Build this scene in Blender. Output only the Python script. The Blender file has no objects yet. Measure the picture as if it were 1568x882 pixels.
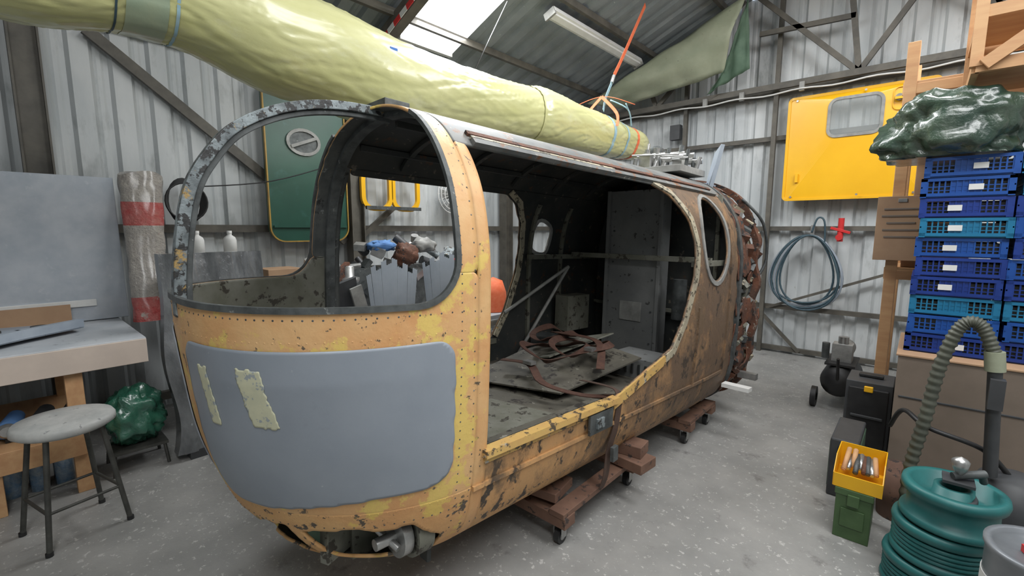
import bpy, math, random
from mathutils import Vector, Matrix, noise
random.seed(7)
S=bpy.context.scene
S.view_settings.view_transform='Standard'
PI=math.pi
V=Vector
# ------------------------------------------------------------------ materials
def rng2(N,L,src,a,bb):
    r=N.new('ShaderNodeMapRange'); r.inputs[1].default_value=.35; r.inputs[2].default_value=.65
    r.inputs[3].default_value=a; r.inputs[4].default_value=bb
    L.new(src,r.inputs[0]); return r.outputs[0]
def M(name,c1,c2=None,s1=6,rough=.6,metal=0,bump=0,bs=40,c3=None,t3=.62,s3=14,w3=.03,c4=None,t4=.62,s4=7,w4=.04,
      stretch=(1,1,1),grad=None,trans=0,emis=0,coat=0,r2=None,alpha=1):
    m=bpy.data.materials.new(name); m.use_nodes=True
    nt=m.node_tree; N=nt.nodes; L=nt.links
    b=N['Principled BSDF']
    tc=N.new('ShaderNodeTexCoord'); mp=N.new('ShaderNodeMapping'); mp.inputs['Scale'].default_value=stretch
    L.new(tc.outputs['Object'],mp.inputs['Vector'])
    def nz(scale,det=6,off=0,rg=.6):
        n=N.new('ShaderNodeTexNoise'); n.inputs['Scale'].default_value=scale; n.inputs['Detail'].default_value=det
        n.inputs['Roughness'].default_value=rg
        if off:
            m2=N.new('ShaderNodeMapping'); m2.inputs['Location'].default_value=(off,off*2,off*.7)
            L.new(mp.outputs[0],m2.inputs[0]); L.new(m2.outputs[0],n.inputs['Vector'])
        else: L.new(mp.outputs[0],n.inputs['Vector'])
        return n.outputs['Fac']
    def rng(src,a,bb):
        r=N.new('ShaderNodeMapRange'); r.inputs[1].default_value=a; r.inputs[2].default_value=bb
        L.new(src,r.inputs[0]); return r.outputs[0]
    def mix(f,a,bb):
        x=N.new('ShaderNodeMix'); x.data_type='RGBA'
        L.new(f,x.inputs['Factor'])
        for k,c in ((6,a),(7,bb)):
            if isinstance(c,tuple): x.inputs[k].default_value=(*c,1)
            else: L.new(c,x.inputs[k])
        return x.outputs[2]
    col=None
    if c2: col=mix(rng(nz(s1),.35,.65),c1,c2)
    if grad:
        ax,a0,a1,gc,amt=grad
        sp=N.new('ShaderNodeSeparateXYZ'); L.new(tc.outputs['Object'],sp.inputs[0])
        g=rng(sp.outputs['XYZ'.index(ax)],a0,a1)
        n=rng(nz(5,8,3.3,.7),.3,.7)
        ml=N.new('ShaderNodeMath'); ml.operation='MULTIPLY_ADD'; L.new(n,ml.inputs[0]); ml.inputs[1].default_value=1.2; ml.inputs[2].default_value=-.6
        ad=N.new('ShaderNodeMath'); ad.operation='ADD'; ad.use_clamp=True; L.new(g,ad.inputs[0])
        L.new(ml.outputs[0],ad.inputs[1])
        mm=N.new('ShaderNodeMath'); mm.operation='MULTIPLY'; mm.use_clamp=True; L.new(ad.outputs[0],mm.inputs[0]); mm.inputs[1].default_value=amt
        col=mix(mm.outputs[0],col if col else c1,gc)
    if c3: col=mix(rng(nz(s3,8,1.7,.65),t3,t3+w3),col if col else c1,c3)
    if c4: col=mix(rng(nz(s4,8,5.1,.7),t4,t4+w4),col if col else c1,c4)
    if col: L.new(col,b.inputs['Base Color'])
    else: b.inputs['Base Color'].default_value=(*c1,1)
    b.inputs['Roughness'].default_value=rough
    if r2 is not None:
        L.new(rng2(N,L,nz(s1*.7,5,8.),rough,r2),b.inputs['Roughness'])
    b.inputs['Metallic'].default_value=metal
    if trans: b.inputs['Transmission Weight'].default_value=trans
    if alpha<1: b.inputs['Alpha'].default_value=alpha
    if coat: b.inputs['Coat Weight'].default_value=coat; b.inputs['Coat Roughness'].default_value=.15
    if emis: b.inputs['Emission Color'].default_value=(*c1,1); b.inputs['Emission Strength'].default_value=emis
    if bump:
        bp=N.new('ShaderNodeBump'); bp.inputs['Strength'].default_value=bump; bp.inputs['Distance'].default_value=.02
        L.new(nz(bs,6,2.2),bp.inputs['Height']); L.new(bp.outputs[0],b.inputs['Normal'])
    return m

m_floor=M('concrete_floor',(.24,.24,.23),(.33,.325,.31),2.2,.34,bump=.15,bs=60,c3=(.47,.46,.44),t3=.60,s3=34,c4=(.15,.145,.14),t4=.59,s4=5,w4=.12,r2=.58)
m_wall=M('corrugated_light',(.44,.47,.48),(.58,.60,.60),2,.5,stretch=(1,1,.35),c3=(.30,.32,.32),t3=.55,s3=6,w3=.2,bump=.05,c4=(.22,.19,.15),t4=.70,s4=14)
m_roof=M('corrugated_roof',(.19,.215,.23),(.26,.285,.30),3,.55,c3=(.5,.51,.52),t3=.66,s3=26,w3=.06)
m_steel=M('painted_steel_brown',(.07,.065,.055),(.12,.11,.09),6,.6,c3=(.2,.12,.07),t3=.7,s3=20)
m_skyl=M('skylight_sheet',(1,1,1),emis=5)
m_orange=M('orange_paint_worn',(.60,.31,.125),(.66,.41,.19),4,.5,c3=(.12,.09,.06),t3=.625,s3=24,w3=.02,c4=(.68,.49,.14),t4=.54,s4=5,bump=.15,bs=30)
m_orlow=M('orange_paint_battered',(.58,.30,.12),(.64,.38,.16),4,.55,c3=(.09,.07,.05),t3=.59,s3=17,w3=.025,c4=(.66,.46,.12),t4=.54,s4=5,bump=.25,bs=24)
m_rim=M('rim_yellow_chipped',(.62,.41,.13),(.56,.33,.12),8,.5,c3=(.10,.075,.05),t3=.55,s3=22,c4=(.36,.37,.36),t4=.62,s4=14)
m_side=M('side_paint_worn',(.60,.32,.13),(.52,.30,.13),6,.6,c3=(.06,.045,.033),t3=.565,s3=13,w3=.05,c4=(.15,.10,.06),t4=.51,s4=4,w4=.14,
   stretch=(1,1,.75),grad=('Y',.5,1.9,(.125,.085,.058),.94),bump=.25)
m_hoop=M('hoop_bare_metal',(.10,.115,.12),(.27,.31,.32),12,.5,metal=.3,c3=(.04,.04,.04),t3=.52,s3=34,c4=(.40,.27,.10),t4=.60,s4=10,bump=.2)
m_hoopd=M('hoop_dark',(.05,.055,.055),(.12,.13,.13),12,.55,metal=.3,c3=(.25,.26,.25),t3=.64,s3=28)
m_cream=M('door_frame_cream',(.44,.39,.28),(.30,.27,.20),9,.6,c3=(.08,.07,.05),t3=.55,s3=24,c4=(.52,.33,.11),t4=.64,s4=9)
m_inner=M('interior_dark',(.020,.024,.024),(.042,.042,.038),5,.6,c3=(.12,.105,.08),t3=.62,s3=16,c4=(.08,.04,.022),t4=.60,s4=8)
m_inner2=M('interior_olive',(.12,.12,.09),(.18,.18,.15),7,.6,c3=(.045,.04,.03),t3=.57,s3=18)
m_frin=M('frame_inner_grey',(.05,.055,.055),(.10,.105,.10),9,.55,c3=(.22,.23,.22),t3=.62,s3=22,c4=(.02,.02,.02),t4=.6,s4=12)
m_panel=M('grey_nose_panel',(.235,.265,.305),(.27,.30,.34),3,.42,c3=(.38,.40,.42),t3=.70,s3=50,c4=(.2,.222,.255),t4=.58,s4=3,w4=.15,bump=.03,bs=20)
m_patch=M('cream_patch',(.58,.57,.40),(.5,.5,.36),18,.5,c3=(.3,.33,.34),t3=.57,s3=30)
m_rust=M('rusty_frame',(.15,.055,.028),(.075,.038,.025),8,.8,c3=(.26,.22,.18),t3=.61,s3=14,c4=(.025,.025,.025),t4=.55,s4=9,bump=.4)
m_roofskin=M('cabin_roof_skin',(.09,.10,.10),(.17,.17,.16),6,.6,c3=(.32,.30,.25),t3=.62,s3=20,c4=(.18,.085,.04),t4=.57,s4=9)
m_chan=M('grey_channel',(.15,.155,.155),(.20,.205,.20),4,.5,c3=(.05,.05,.045),t3=.62,s3=20)
m_cfloor=M('cabin_floor',(.13,.12,.095),(.08,.074,.06),6,.6,c3=(.25,.24,.2),t3=.63,s3=16,c4=(.03,.026,.022),t4=.56,s4=9)
m_strap=M('brown_webbing',(.055,.024,.016),(.085,.038,.024),30,.8)
m_lstrap=M('load_strap',(.08,.045,.032),(.06,.038,.028),30,.8)
m_boom=M('plastic_wrap_yellow',(.50,.50,.22),(.60,.59,.31),1.1,.34,bump=.16,bs=4,stretch=(2.2,.9,2.2),c3=(.66,.66,.48),t3=.58,s3=2.2,w3=.25,c4=(.36,.41,.21),t4=.57,s4=.9,w4=.3,coat=.45)
m_boomb=M('wrap_bluish',(.30,.38,.27),(.42,.46,.30),3,.3,bump=.15,bs=5,coat=.5)
m_blue=M('blue_tape',(.02,.12,.42),(.03,.16,.5),10,.5)
m_bluestrap=M('pale_blue_strap',(.25,.42,.5),(.35,.5,.55),20,.7)
m_orstrap=M('orange_strap',(.75,.14,.05),(.8,.2,.09),20,.7)
m_red=M('red_plastic',(.6,.03,.03),(.5,.03,.03),10,.4)
m_white=M('white_paint',(.7,.7,.68),(.62,.62,.6),8,.5)
m_black=M('black_rubber',(.012,.012,.013),(.022,.022,.022),10,.5)
m_dkgrey=M('dark_grey_plastic',(.04,.042,.045),(.055,.057,.06),10,.5)
m_yellow=M('yellow_door_paint',(.80,.42,.008),(.86,.47,.012),2,.35,c3=(.50,.29,.04),t3=.72,s3=30,coat=.2)
m_ochre=M('ochre_edge',(.45,.28,.05),(.3,.18,.04),8,.5)
m_glass=M('window_glass',(.55,.6,.6),rough=.05,alpha=.35)
m_gasket=M('gasket',(.2,.2,.19),(.32,.32,.3),10,.6)
m_green=M('dark_green_paint',(.018,.07,.05),(.022,.085,.06),3,.35,c3=(.03,.1,.08),t3=.6,s3=5,w3=.1)
m_tarp=M('olive_tarp',(.34,.36,.26),(.26,.29,.20),3,.6,c3=(.13,.14,.10),t3=.66,s3=22,bump=.3,bs=6)
m_tarpd=M('green_canvas',(.06,.11,.07),(.09,.15,.10),5,.7,bump=.3,bs=8)
m_wood=M('plain_timber',(.50,.27,.13),(.60,.36,.18),3,.6,stretch=(1,6,6),c3=(.26,.13,.06),t3=.7,s3=10)
m_woodd=M('dirty_block_wood',(.13,.07,.048),(.19,.105,.07),6,.75,c3=(.05,.035,.03),t3=.58,s3=20)
m_card=M('cardboard',(.36,.22,.13),(.42,.27,.16),5,.8)
m_brown=M('brown_cabinet',(.17,.135,.105),(.21,.165,.13),4,.55)
m_board=M('bluegrey_board',(.37,.41,.46),(.48,.51,.55),5,.6,c3=(.58,.60,.62),t3=.60,s3=9,w3=.15)
m_bench=M('bench_top_grey',(.38,.41,.44),(.5,.52,.54),4,.5,c3=(.23,.24,.25),t3=.64,s3=14)
m_fascia=M('bench_fascia',(.50,.42,.36),(.56,.47,.40),6,.6)
m_cplast=M('clear_polythene',(.09,.095,.10),(.19,.20,.205),7,.2,bump=1,bs=9,c3=(.5,.52,.53),t3=.66,s3=12,w3=.06,coat=1,stretch=(1,1,.5))
m_bubble=M('bubble_wrap',(.36,.33,.30),(.5,.46,.41),20,.3,bump=1,bs=60,coat=.6,c4=(.45,.09,.08),t4=.64,s4=5)
m_bubred=M('wrapped_red',(.45,.06,.055),(.5,.16,.14),16,.35,bump=.8,bs=50,coat=.5,c4=(.5,.45,.4),t4=.56,s4=6)
m_seat=M('stool_seat',(.50,.50,.48),(.38,.39,.38),12,.5,c3=(.23,.23,.23),t3=.62,s3=26)
m_stool=M('stool_steel',(.06,.06,.055),(.10,.10,.09),14,.5,metal=.5)
m_gplastic=M('green_bag',(.02,.09,.06),(.035,.16,.10),6,.25,bump=1,bs=8,coat=1,c3=(.25,.4,.33),t3=.68,s3=9,w3=.05)
m_dgplastic=M('dark_green_bag',(.018,.045,.03),(.06,.09,.06),6,.3,bump=1,bs=9,c3=(.3,.34,.3),t3=.68,s3=9,w3=.05,coat=.8)
m_crate=M('blue_crate',(.006,.06,.28),(.010,.08,.34),7,.4)
m_crate2=M('teal_crate',(.008,.15,.29),(.012,.18,.34),7,.4)
m_crate3=M('navy_crate',(.006,.03,.19),(.010,.04,.25),7,.4)
m_label=M('paper_label',(.74,.74,.72),(.68,.68,.66),10,.7)
m_teal=M('teal_reel',(.013,.10,.10),(.02,.145,.14),6,.45)
m_ammo=M('ammo_green',(.05,.10,.035),(.07,.13,.05),8,.5,c3=(.15,.14,.1),t3=.72,s3=30)
m_bin=M('yellow_bin',(.85,.46,.01),(.8,.42,.01),8,.4)
m_drum=M('grey_drum',(.16,.175,.19),(.21,.225,.24),6,.4,metal=.3)
m_metal=M('bare_metal',(.35,.35,.34),(.5,.5,.49),16,.35,metal=.8)
m_hose=M('vac_hose',(.07,.075,.058),(.10,.105,.08),9,.5)
m_gblue=M('grey_blue_sheet',(.25,.29,.34),(.33,.37,.42),5,.45,c3=(.15,.17,.19),t3=.66,s3=18)
m_cowl=M('cowling_grey',(.38,.43,.49),(.45,.50,.56),5,.4,c3=(.26,.29,.33),t3=.66,s3=12,w3=.1)
m_bcloth=M('blue_cloth',(.06,.15,.36),(.10,.22,.45),8,.8)
m_airhose=M('air_hose',(.03,.06,.08),(.05,.09,.11),8,.5)
m_cable=M('white_conduit',(.6,.6,.58),(.5,.5,.48),9,.5)
m_water=M('water_bottle',(.35,.43,.5),(.15,.28,.45),22,.15,coat=1,bump=.5)

# ------------------------------------------------------------------ builder
class B:
    def __init__(s,name,loc=(0,0,0)): s.n=name; s.v=[]; s.f=[]; s.m=[]; s.sm=[]; s.mats=[]; s.loc=V(loc)
    def mi(s,m):
        if m not in s.mats: s.mats.append(m)
        return s.mats.index(m)
    def add(s,vs,fs,m,smooth=False):
        o=len(s.v); s.v+= [V(p)-s.loc for p in vs]; k=s.mi(m)
        for f in fs: s.f.append([i+o for i in f]); s.m.append(k); s.sm.append(smooth)
    def box(s,c,d,m,rot=(0,0,0),taper=1):
        R=Matrix.Rotation(rot[2],3,'Z')@Matrix.Rotation(rot[1],3,'Y')@Matrix.Rotation(rot[0],3,'X')
        c=V(c); vs=[]
        for z in (-.5,.5):
            k=taper if z>0 else 1
            for x,y in ((-.5,-.5),(.5,-.5),(.5,.5),(-.5,.5)): vs.append(c+R@V((x*d[0]*k,y*d[1]*k,z*d[2])))
        s.add(vs,[(3,2,1,0),(4,5,6,7),(0,1,5,4),(1,2,6,5),(2,3,7,6),(3,0,4,7)],m)
    def beam(s,p,q,w,h,m,up=(0,0,1)):
        p=V(p);q=V(q); d=(q-p).normalized(); u=V(up); x=d.cross(u)
        if x.length<.01: x=d.cross(V((1,0,0)))
        x.normalize(); y=x.cross(d)
        vs=[]
        for b in (p,q):
            for i,j in ((-.5,-.5),(.5,-.5),(.5,.5),(-.5,.5)): vs.append(b+x*i*w+y*j*h)
        s.add(vs,[(3,2,1,0),(4,5,6,7),(0,1,5,4),(1,2,6,5),(2,3,7,6),(3,0,4,7)],m)
    def sweep(s,pts,sec,m,up=(0,0,1),closed=False,smooth=False,nrm=None):
        pts=[V(p) for p in pts]; n=len(pts); k=len(sec(0)) if callable(sec) else len(sec); vs=[]
        for i,p in enumerate(pts):
            a=pts[(i-1)%n] if (closed or i>0) else p; b=pts[(i+1)%n] if (closed or i<n-1) else p
            d=(b-a); d=d.normalized() if d.length>1e-9 else V((0,1,0))
            u=V(nrm[i]) if nrm else V(up)
            x=d.cross(u)
            if x.length<.05: x=d.cross(V((.3,1,.2)))
            x.normalize(); y=x.cross(d)
            vs+=[p+x*q[0]+y*q[1] for q in (sec(i) if callable(sec) else sec)]
        fs=[]
        for i in range(n if closed else n-1):
            j=(i+1)%n
            for q in range(k): fs.append((i*k+q,i*k+(q+1)%k,j*k+(q+1)%k,j*k+q))
        if not closed: fs.append(tuple(range(k))[::-1]); fs.append(tuple((n-1)*k+q for q in range(k)))
        s.add(vs,fs,m,smooth)
    def tube(s,pts,r,m,n=8,closed=False,up=(0,0,1)):
        if callable(r): sec=lambda i:[(r(i)*math.cos(2*PI*q/n),r(i)*math.sin(2*PI*q/n)) for q in range(n)]
        else: sec=[(r*math.cos(2*PI*q/n),r*math.sin(2*PI*q/n)) for q in range(n)]
        s.sweep(pts,sec,m,up,closed,True)
    def ribbon(s,pts,w,t,m,up=(0,0,1),closed=False,nrm=None):
        s.sweep(pts,[(-w/2,-t/2),(w/2,-t/2),(w/2,t/2),(-w/2,t/2)],m,up,closed,False,nrm)
    def cyl(s,p,q,r,m,n=20,r2=None):
        p=V(p);q=V(q); r2=r if r2 is None else r2
        d=(q-p).normalized(); x=d.cross(V((0,0,1)))
        if x.length<.01: x=V((1,0,0))
        x.normalize(); y=x.cross(d); vs=[]
        for b,rr in ((p,r),(q,r2)): vs+=[b+x*rr*math.cos(2*PI*i/n)+y*rr*math.sin(2*PI*i/n) for i in range(n)]
        s.add(vs,[(i,(i+1)%n,n+(i+1)%n,n+i) for i in range(n)],m,True)
        s.add(vs,[tuple(range(n))[::-1],tuple(range(n,2*n))],m,False)
    def lathe(s,c,prof,m,n=32,axis='Z',smooth=True):
        c=V(c); vs=[]
        for r,z in prof:
            for i in range(n):
                a=2*PI*i/n; x,y=r*math.cos(a),r*math.sin(a)
                p={'Z':(x,y,z),'Y':(x,z,y),'X':(z,x,y)}[axis]; vs.append(c+V(p))
        k=len(prof); fs=[(j*n+i,j*n+(i+1)%n,(j+1)*n+(i+1)%n,(j+1)*n+i) for j in range(k-1) for i in range(n)]
        s.add(vs,fs,m,smooth)
        if prof[0][0]>0: s.add(vs[:n],[tuple(range(n))[::-1]],m)
        if prof[-1][0]>0: s.add(vs[-n:],[tuple(range(n))],m)
    def blob(s,c,r,m,amp=.15,fr=3,n=24,flat=None,seed=0,e=1,fold=0):
        c=V(c); vs=[]; K=n//2
        sg=lambda a:math.copysign(abs(a)**e,a)
        for j in range(K+1):
            ph=PI*j/K
            for i in range(n):
                th=2*PI*i/n
                d=V((sg(math.cos(th))*abs(math.sin(ph))**e,sg(math.sin(th))*abs(math.sin(ph))**e,sg(math.cos(ph))))
                k=1+amp*noise.noise(d*fr+V((seed,seed,0)))+amp*.5*noise.noise(d*fr*2.7+V((seed,3,0)))
                if fold: k-=fold*max(0,1-abs(noise.noise(V((d.x*4,d.y*4,d.z*1.5+seed))))*7)
                p=V((d.x*r[0],d.y*r[1],d.z*r[2]))*k
                if flat is not None: p.z=max(p.z,flat)
                vs.append(c+p)
        s.add(vs,[(j*n+i,(j+1)*n+i,(j+1)*n+(i+1)%n,j*n+(i+1)%n) for j in range(K) for i in range(n)],m,True)
    def grid(s,fn,nu,nv,m,smooth=True,wrapv=False):
        vs=[fn(i/nu,j/nv) for i in range(nu+1) for j in range(nv+(0 if wrapv else 1))]
        k=nv+(0 if wrapv else 1)
        fs=[(i*k+j,(i+1)*k+j,(i+1)*k+(j+1)%k,i*k+(j+1)%k) for i in range(nu) for j in range(nv)]
        s.add(vs,fs,m,smooth)
    def done(s,bevel=0,solid=0,parent=None,offs=-1,mo=0):
        me=bpy.data.meshes.new(s.n); me.from_pydata([tuple(p) for p in s.v],[],s.f)
        for m in s.mats: me.materials.append(m)
        me.polygons.foreach_set('material_index',s.m); me.polygons.foreach_set('use_smooth',s.sm)
        me.validate(); me.update()
        o=bpy.data.objects.new(s.n,me); S.collection.objects.link(o); o.location=s.loc
        if parent: o.parent=parent
        if solid: md=o.modifiers.new('solid','SOLIDIFY'); md.thickness=solid; md.offset=offs; md.material_offset=mo; md.material_offset_rim=0
        if bevel: md=o.modifiers.new('bev','BEVEL'); md.width=bevel; md.segments=2; md.limit_method='ANGLE'; md.angle_limit=.7
        return o
def crv(P,n=8,closed=False):
    P=[V(p) for p in P]; N=len(P); out=[]
    for i in range(N if closed else N-1):
        g=lambda k:P[k%N] if closed else P[max(0,min(N-1,k))]
        a,b,c,d=g(i-1),g(i),g(i+1),g(i+2)
        for j in range(n):
            t=j/n; out.append(.5*((2*b)+(c-a)*t+(2*a-5*b+4*c-d)*t*t+(3*b-a-3*c+d)*t**3))
    if not closed: out.append(P[-1])
    return out
def lin(x,P):
    if x<=P[0][0]: return P[0][1]
    for (a,u),(c,v) in zip(P,P[1:]):
        if x<=c:
            t=(x-a)/(c-a); t=t*t*(3-2*t); return u+(v-u)*t
    return P[-1][1]

# ------------------------------------------------------------------ camera
cam=bpy.data.cameras.new('camera'); co=bpy.data.objects.new('camera',cam); S.collection.objects.link(co)
co.location=(0,0,1.6); co.rotation_euler=(math.radians(90-7.41),0,math.radians(41.8))
cam.sensor_width=36; cam.lens=16.07; cam.clip_start=.02; S.camera=co

# ------------------------------------------------------------------ room
XL,XR,YB,YF=-5.0,2.6,6.7,-3.0
EZ=3.25; SL=.395; XM=(XL+XR)/2
rz=lambda x: EZ+SL*(min(x,2*XM-x)-XL)
def corr_profile(L,pitch=.25,d=.035):
    us=[];u=0
    while u<L:
        for a,b in ((0,0),(.45,0),(.55,1),(.62,.8),(.72,.8),(.78,1),(.90,1),(1.0,0)):
            x=u+a*pitch
            if x<=L and (not us or x>us[-1][0]+1e-6): us.append((x,b*d))
        u+=pitch
    us.append((L,0)); return us
def wall(name,p0,ud,L,nd,z0,ztop,mat):
    b=B(name); ud=V(ud); nd=V(nd); vs=[]; pr=corr_profile(L)
    for u,d in pr:
        p=V(p0)+ud*u-nd*d
        vs.append((p.x,p.y,z0)); zt=ztop(V(p0)+ud*u) if callable(ztop) else ztop; vs.append((p.x,p.y,zt))
    n=len(pr); b.add(vs,[(2*i,2*i+2,2*i+3,2*i+1) for i in range(n-1)],mat)
    return b.done(solid=.004)
wall('wall_left',(XL,YF,0),(0,1,0),YB-YF,(1,0,0),0,EZ,m_wall)
wall('wall_right',(XR,YF,0),(0,1,0),YB-YF,(-1,0,0),0,EZ,m_wall)
wall('wall_back',(XL,YB,0),(1,0,0),XR-XL,(0,-1,0),0,lambda p:rz(p.x),m_wall)
wall('wall_front',(XL,YF,0),(1,0,0),XR-XL,(0,1,0),0,lambda p:rz(p.x),m_wall)
b=B('floor'); b.box(((XL+XR)/2,(YB+YF)/2,-.05),(XR-XL+.1,YB-YF+.1,.1),m_floor); b.done()
def roofsheet(b,x0,x1,y0,y1):
    vs=[];pr=corr_profile(y1-y0,.25,.04)
    for u,d in pr:
        vs+=[(x0,y0+u,rz(x0)+d),(x1,y0+u,rz(x1)+d)]
    b.add(vs,[(2*i,2*i+1,2*i+3,2*i+2) for i in range(len(pr)-1)],m_roof)
b=B('ceiling')
SY0,SY1,SX0,SX1=2.95,3.65,-4.2,-1.6
roofsheet(b,XL,XM,YF,SY0); roofsheet(b,XL,XM,SY1,YB); roofsheet(b,XL,SX0,SY0,SY1); roofsheet(b,SX1,XM,SY0,SY1)
for y0,y1 in ((YF,-1.0),(-.1,1.6),(2.5,4.2),(5.0,YB)): roofsheet(b,XM,XR,y0,y1)
for y0,y1 in ((-1.0,-.1),(1.6,2.5),(4.2,5.0)): roofsheet(b,XM,-.7,y0,y1); roofsheet(b,1.9,XR,y0,y1)
b.done()
b=B('window_1'); b.add([(SX0,SY0,rz(SX0)),(SX1,SY0,rz(SX1)),(SX1,SY1,rz(SX1)),(SX0,SY1,rz(SX0))],[(0,1,2,3)],m_skyl)
b.beam((SX0,SY0,rz(SX0)-.01),(SX0,SY1,rz(SX0)-.01),.05,.04,m_white)
b.done()
k=2
for y0,y1 in ((-1.0,-.1),(1.6,2.5),(4.2,5.0)):
    b=B('window_%d'%k); b.add([(-.7,y0,rz(-.7)),(1.9,y0,rz(1.9)),(1.9,y1,rz(1.9)),(-.7,y1,rz(-.7))],[(0,1,2,3)],m_skyl); b.done(); k+=1  # glowing skylights added on the unseen right slope to light the room
b=B('trim_1')  # structural steel: portal columns, rafters and purlins
for y in (-2.3,.25,2.75,5.3):
    for x in (XL+.14,XR-.14):
        b.box((x,y,EZ/2),(.012,.15,EZ),m_steel)
        b.box((x,y-.075,EZ/2),(.14,.012,EZ),m_steel); b.box((x,y+.075,EZ/2),(.14,.012,EZ),m_steel)
    if y<5:
        for x0 in (XL+.1,XR-.1): b.beam((x0,y,rz(x0)-.12),(XM,y,rz(XM)-.12),.1,.14,m_steel)
for f in (.02,.28,.52,.76,.97):
    x=XL+(XM-XL)*f
    for xx in (x,2*XM-x): b.beam((xx,YF,rz(xx)-.035),(xx,YB,rz(xx)-.035),.045,.07,m_steel)
b.done()
b=B('trim_2')  # structural steel: left wall girts and braces
for z in (.12,1.6,3.2): b.beam((XL+.05,YF,z),(XL+.05,YB,z),.06,.07,m_steel)
b.beam((XL+.07,.6,3.12),(XL+.07,2.65,1.45),.04,.085,m_steel)
b.beam((XL+.07,2.85,1.5),(XL+.07,3.3,1.85),.04,.06,m_steel)
b.done()
b=B('trim_3')  # structural steel: back wall rails, posts and braces
for z in (.06,.6,1.6,2.72,3.27): b.beam((XL+.1,YB-.06,z),(XR,YB-.06,z),.05,.055 if z<3 else .08,m_steel)
for x in (-1.5,-2.62,.9): b.beam((x,YB-.11,0),(x,YB-.11,rz(x)-.1),.05,.06,m_steel,up=(0,1,0))
b.beam((-1.45,YB-.1,.58),(.1,YB-.1,1.25),.025,.03,m_steel)
b.beam((-1.5,YB-.1,.5),(-1.05,YB-.1,.05),.025,.04,m_steel)
b.done()
b=B('trim_4')  # structural steel: roof truss at the gable, with conduit
yt=6.45
b.beam((-4.7,yt,3.3),(2.3,yt,3.3),.05,.07,m_steel)
for p,q in (((-.68,3.3),(-1.75,4.4)),((-.68,3.3),(-.85,4.5)),((-1.7,3.95),(-.75,3.9)),((-.35,4.25),(.5,3.55)),((-.68,3.3),(-.1,4.2)),((.5,3.3),(.2,4.1)),((-3,3.3),(-3.2,3.85)),((-3,3.3),(-1.9,4.4))):
    b.beam((p[0],yt,p[1]),(q[0],yt,q[1]),.04,.055,m_steel)
b.tube([(x,yt-.08,3.2+.012*math.sin(x*9)) for x in [-3.6+i*.1 for i in range(45)]],.010,m_cable,6)
for x in (-2.3,-1.85,-1.2): b.box((x,yt-.05,3.24),(.05,.04,.1),m_gasket)
b.box((-2.75,YB-.12,2.95),(.14,.1,.2),m_dkgrey)
b.done()
def batten(x,y0,y1):
    b=B('fluorescent_light'); z=rz(x)-.13; a=math.atan(SL)
    b.box((x,(y0+y1)/2,z),(.13,y1-y0,.05),m_white,rot=(0,-a,0))
    b.box((x+.015,(y0+y1)/2,z-.03),(.07,y1-y0-.04,.03),m_label,rot=(0,-a,0))
    for yy in (y0,y1): b.box((x,yy,z-.02),(.14,.03,.08),m_gasket,rot=(0,-a,0))
    b.done(bevel=.004)
batten(-3.13,4.1,6.1)
def alight(name,loc,rot,sx,sy,pw,col=(1,1,1)):
    l=bpy.data.lights.new(name,'AREA'); l.shape='RECTANGLE'; l.size=sx; l.size_y=sy; l.energy=pw; l.color=col
    o=bpy.data.objects.new(name,l); S.collection.objects.link(o); o.location=loc; o.rotation_euler=rot
a=math.atan(SL)
alight('skylight_lamp',((SX0+SX1)/2,(SY0+SY1)/2,rz((SX0+SX1)/2)-.03),(0,-a,0),2.5,.65,135,(.96,.98,1))
for y,pw in ((-.55,56),(2.05,70),(4.6,85)): alight('skylight_lamp',(.6,y,rz(.6)-.03),(0,a,0),2.6,.85,pw,(.97,.985,1))  # extra lamps below the added, out-of-view skylights, for soft room light
w=bpy.data.worlds.new('w'); S.world=w; w.use_nodes=True
w.node_tree.nodes['Background'].inputs[0].default_value=(.75,.85,1,1); w.node_tree.nodes['Background'].inputs[1].default_value=1

# ------------------------------------------------------------------ helicopter fuselage
H=bpy.data.objects.new('helicopter_fuselage',None); S.collection.objects.link(H)
H.location=(-1.86,1.15,0); H.rotation_euler=(math.radians(-2),0,math.radians(-3.5))
T=[(2.125,0,0),(2.115,.13,.20),(2.085,.26,.36),(2.03,.38,.50),(1.95,.475,.62),(1.85,.55,.70),(1.72,.61,.765),(1.52,.65,.80),(1.30,.66,.81),(1.05,.66,.785),(.80,.655,.745),(.58,.635,.67),(.43,.59,.585),(.33,.51,.49),(.27,.40,.36),(.235,.2,.18),(.225,0,0)]
TS=crv(T,14)   # (z,W,L)
def byz(z):
    for i in range(len(TS)-1):
        if TS[i].x>=z>=TS[i+1].x:
            k=(TS[i].x-z)/max(1e-9,TS[i].x-TS[i+1].x); return TS[i].lerp(TS[i+1],k)
    return TS[0] if z>2.1 else TS[-1]
ez=lambda z:.80+.25*max(0,min(1,(1.1-z)/.6))
def nose(t,th,off=0):
    z,W,Lh=t; e=ez(z); c=math.cos(th); s_=math.sin(th)
    return V(((W+off)*math.copysign(abs(c)**e,c),-(Lh+off)*abs(s_)**e,z))
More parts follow.
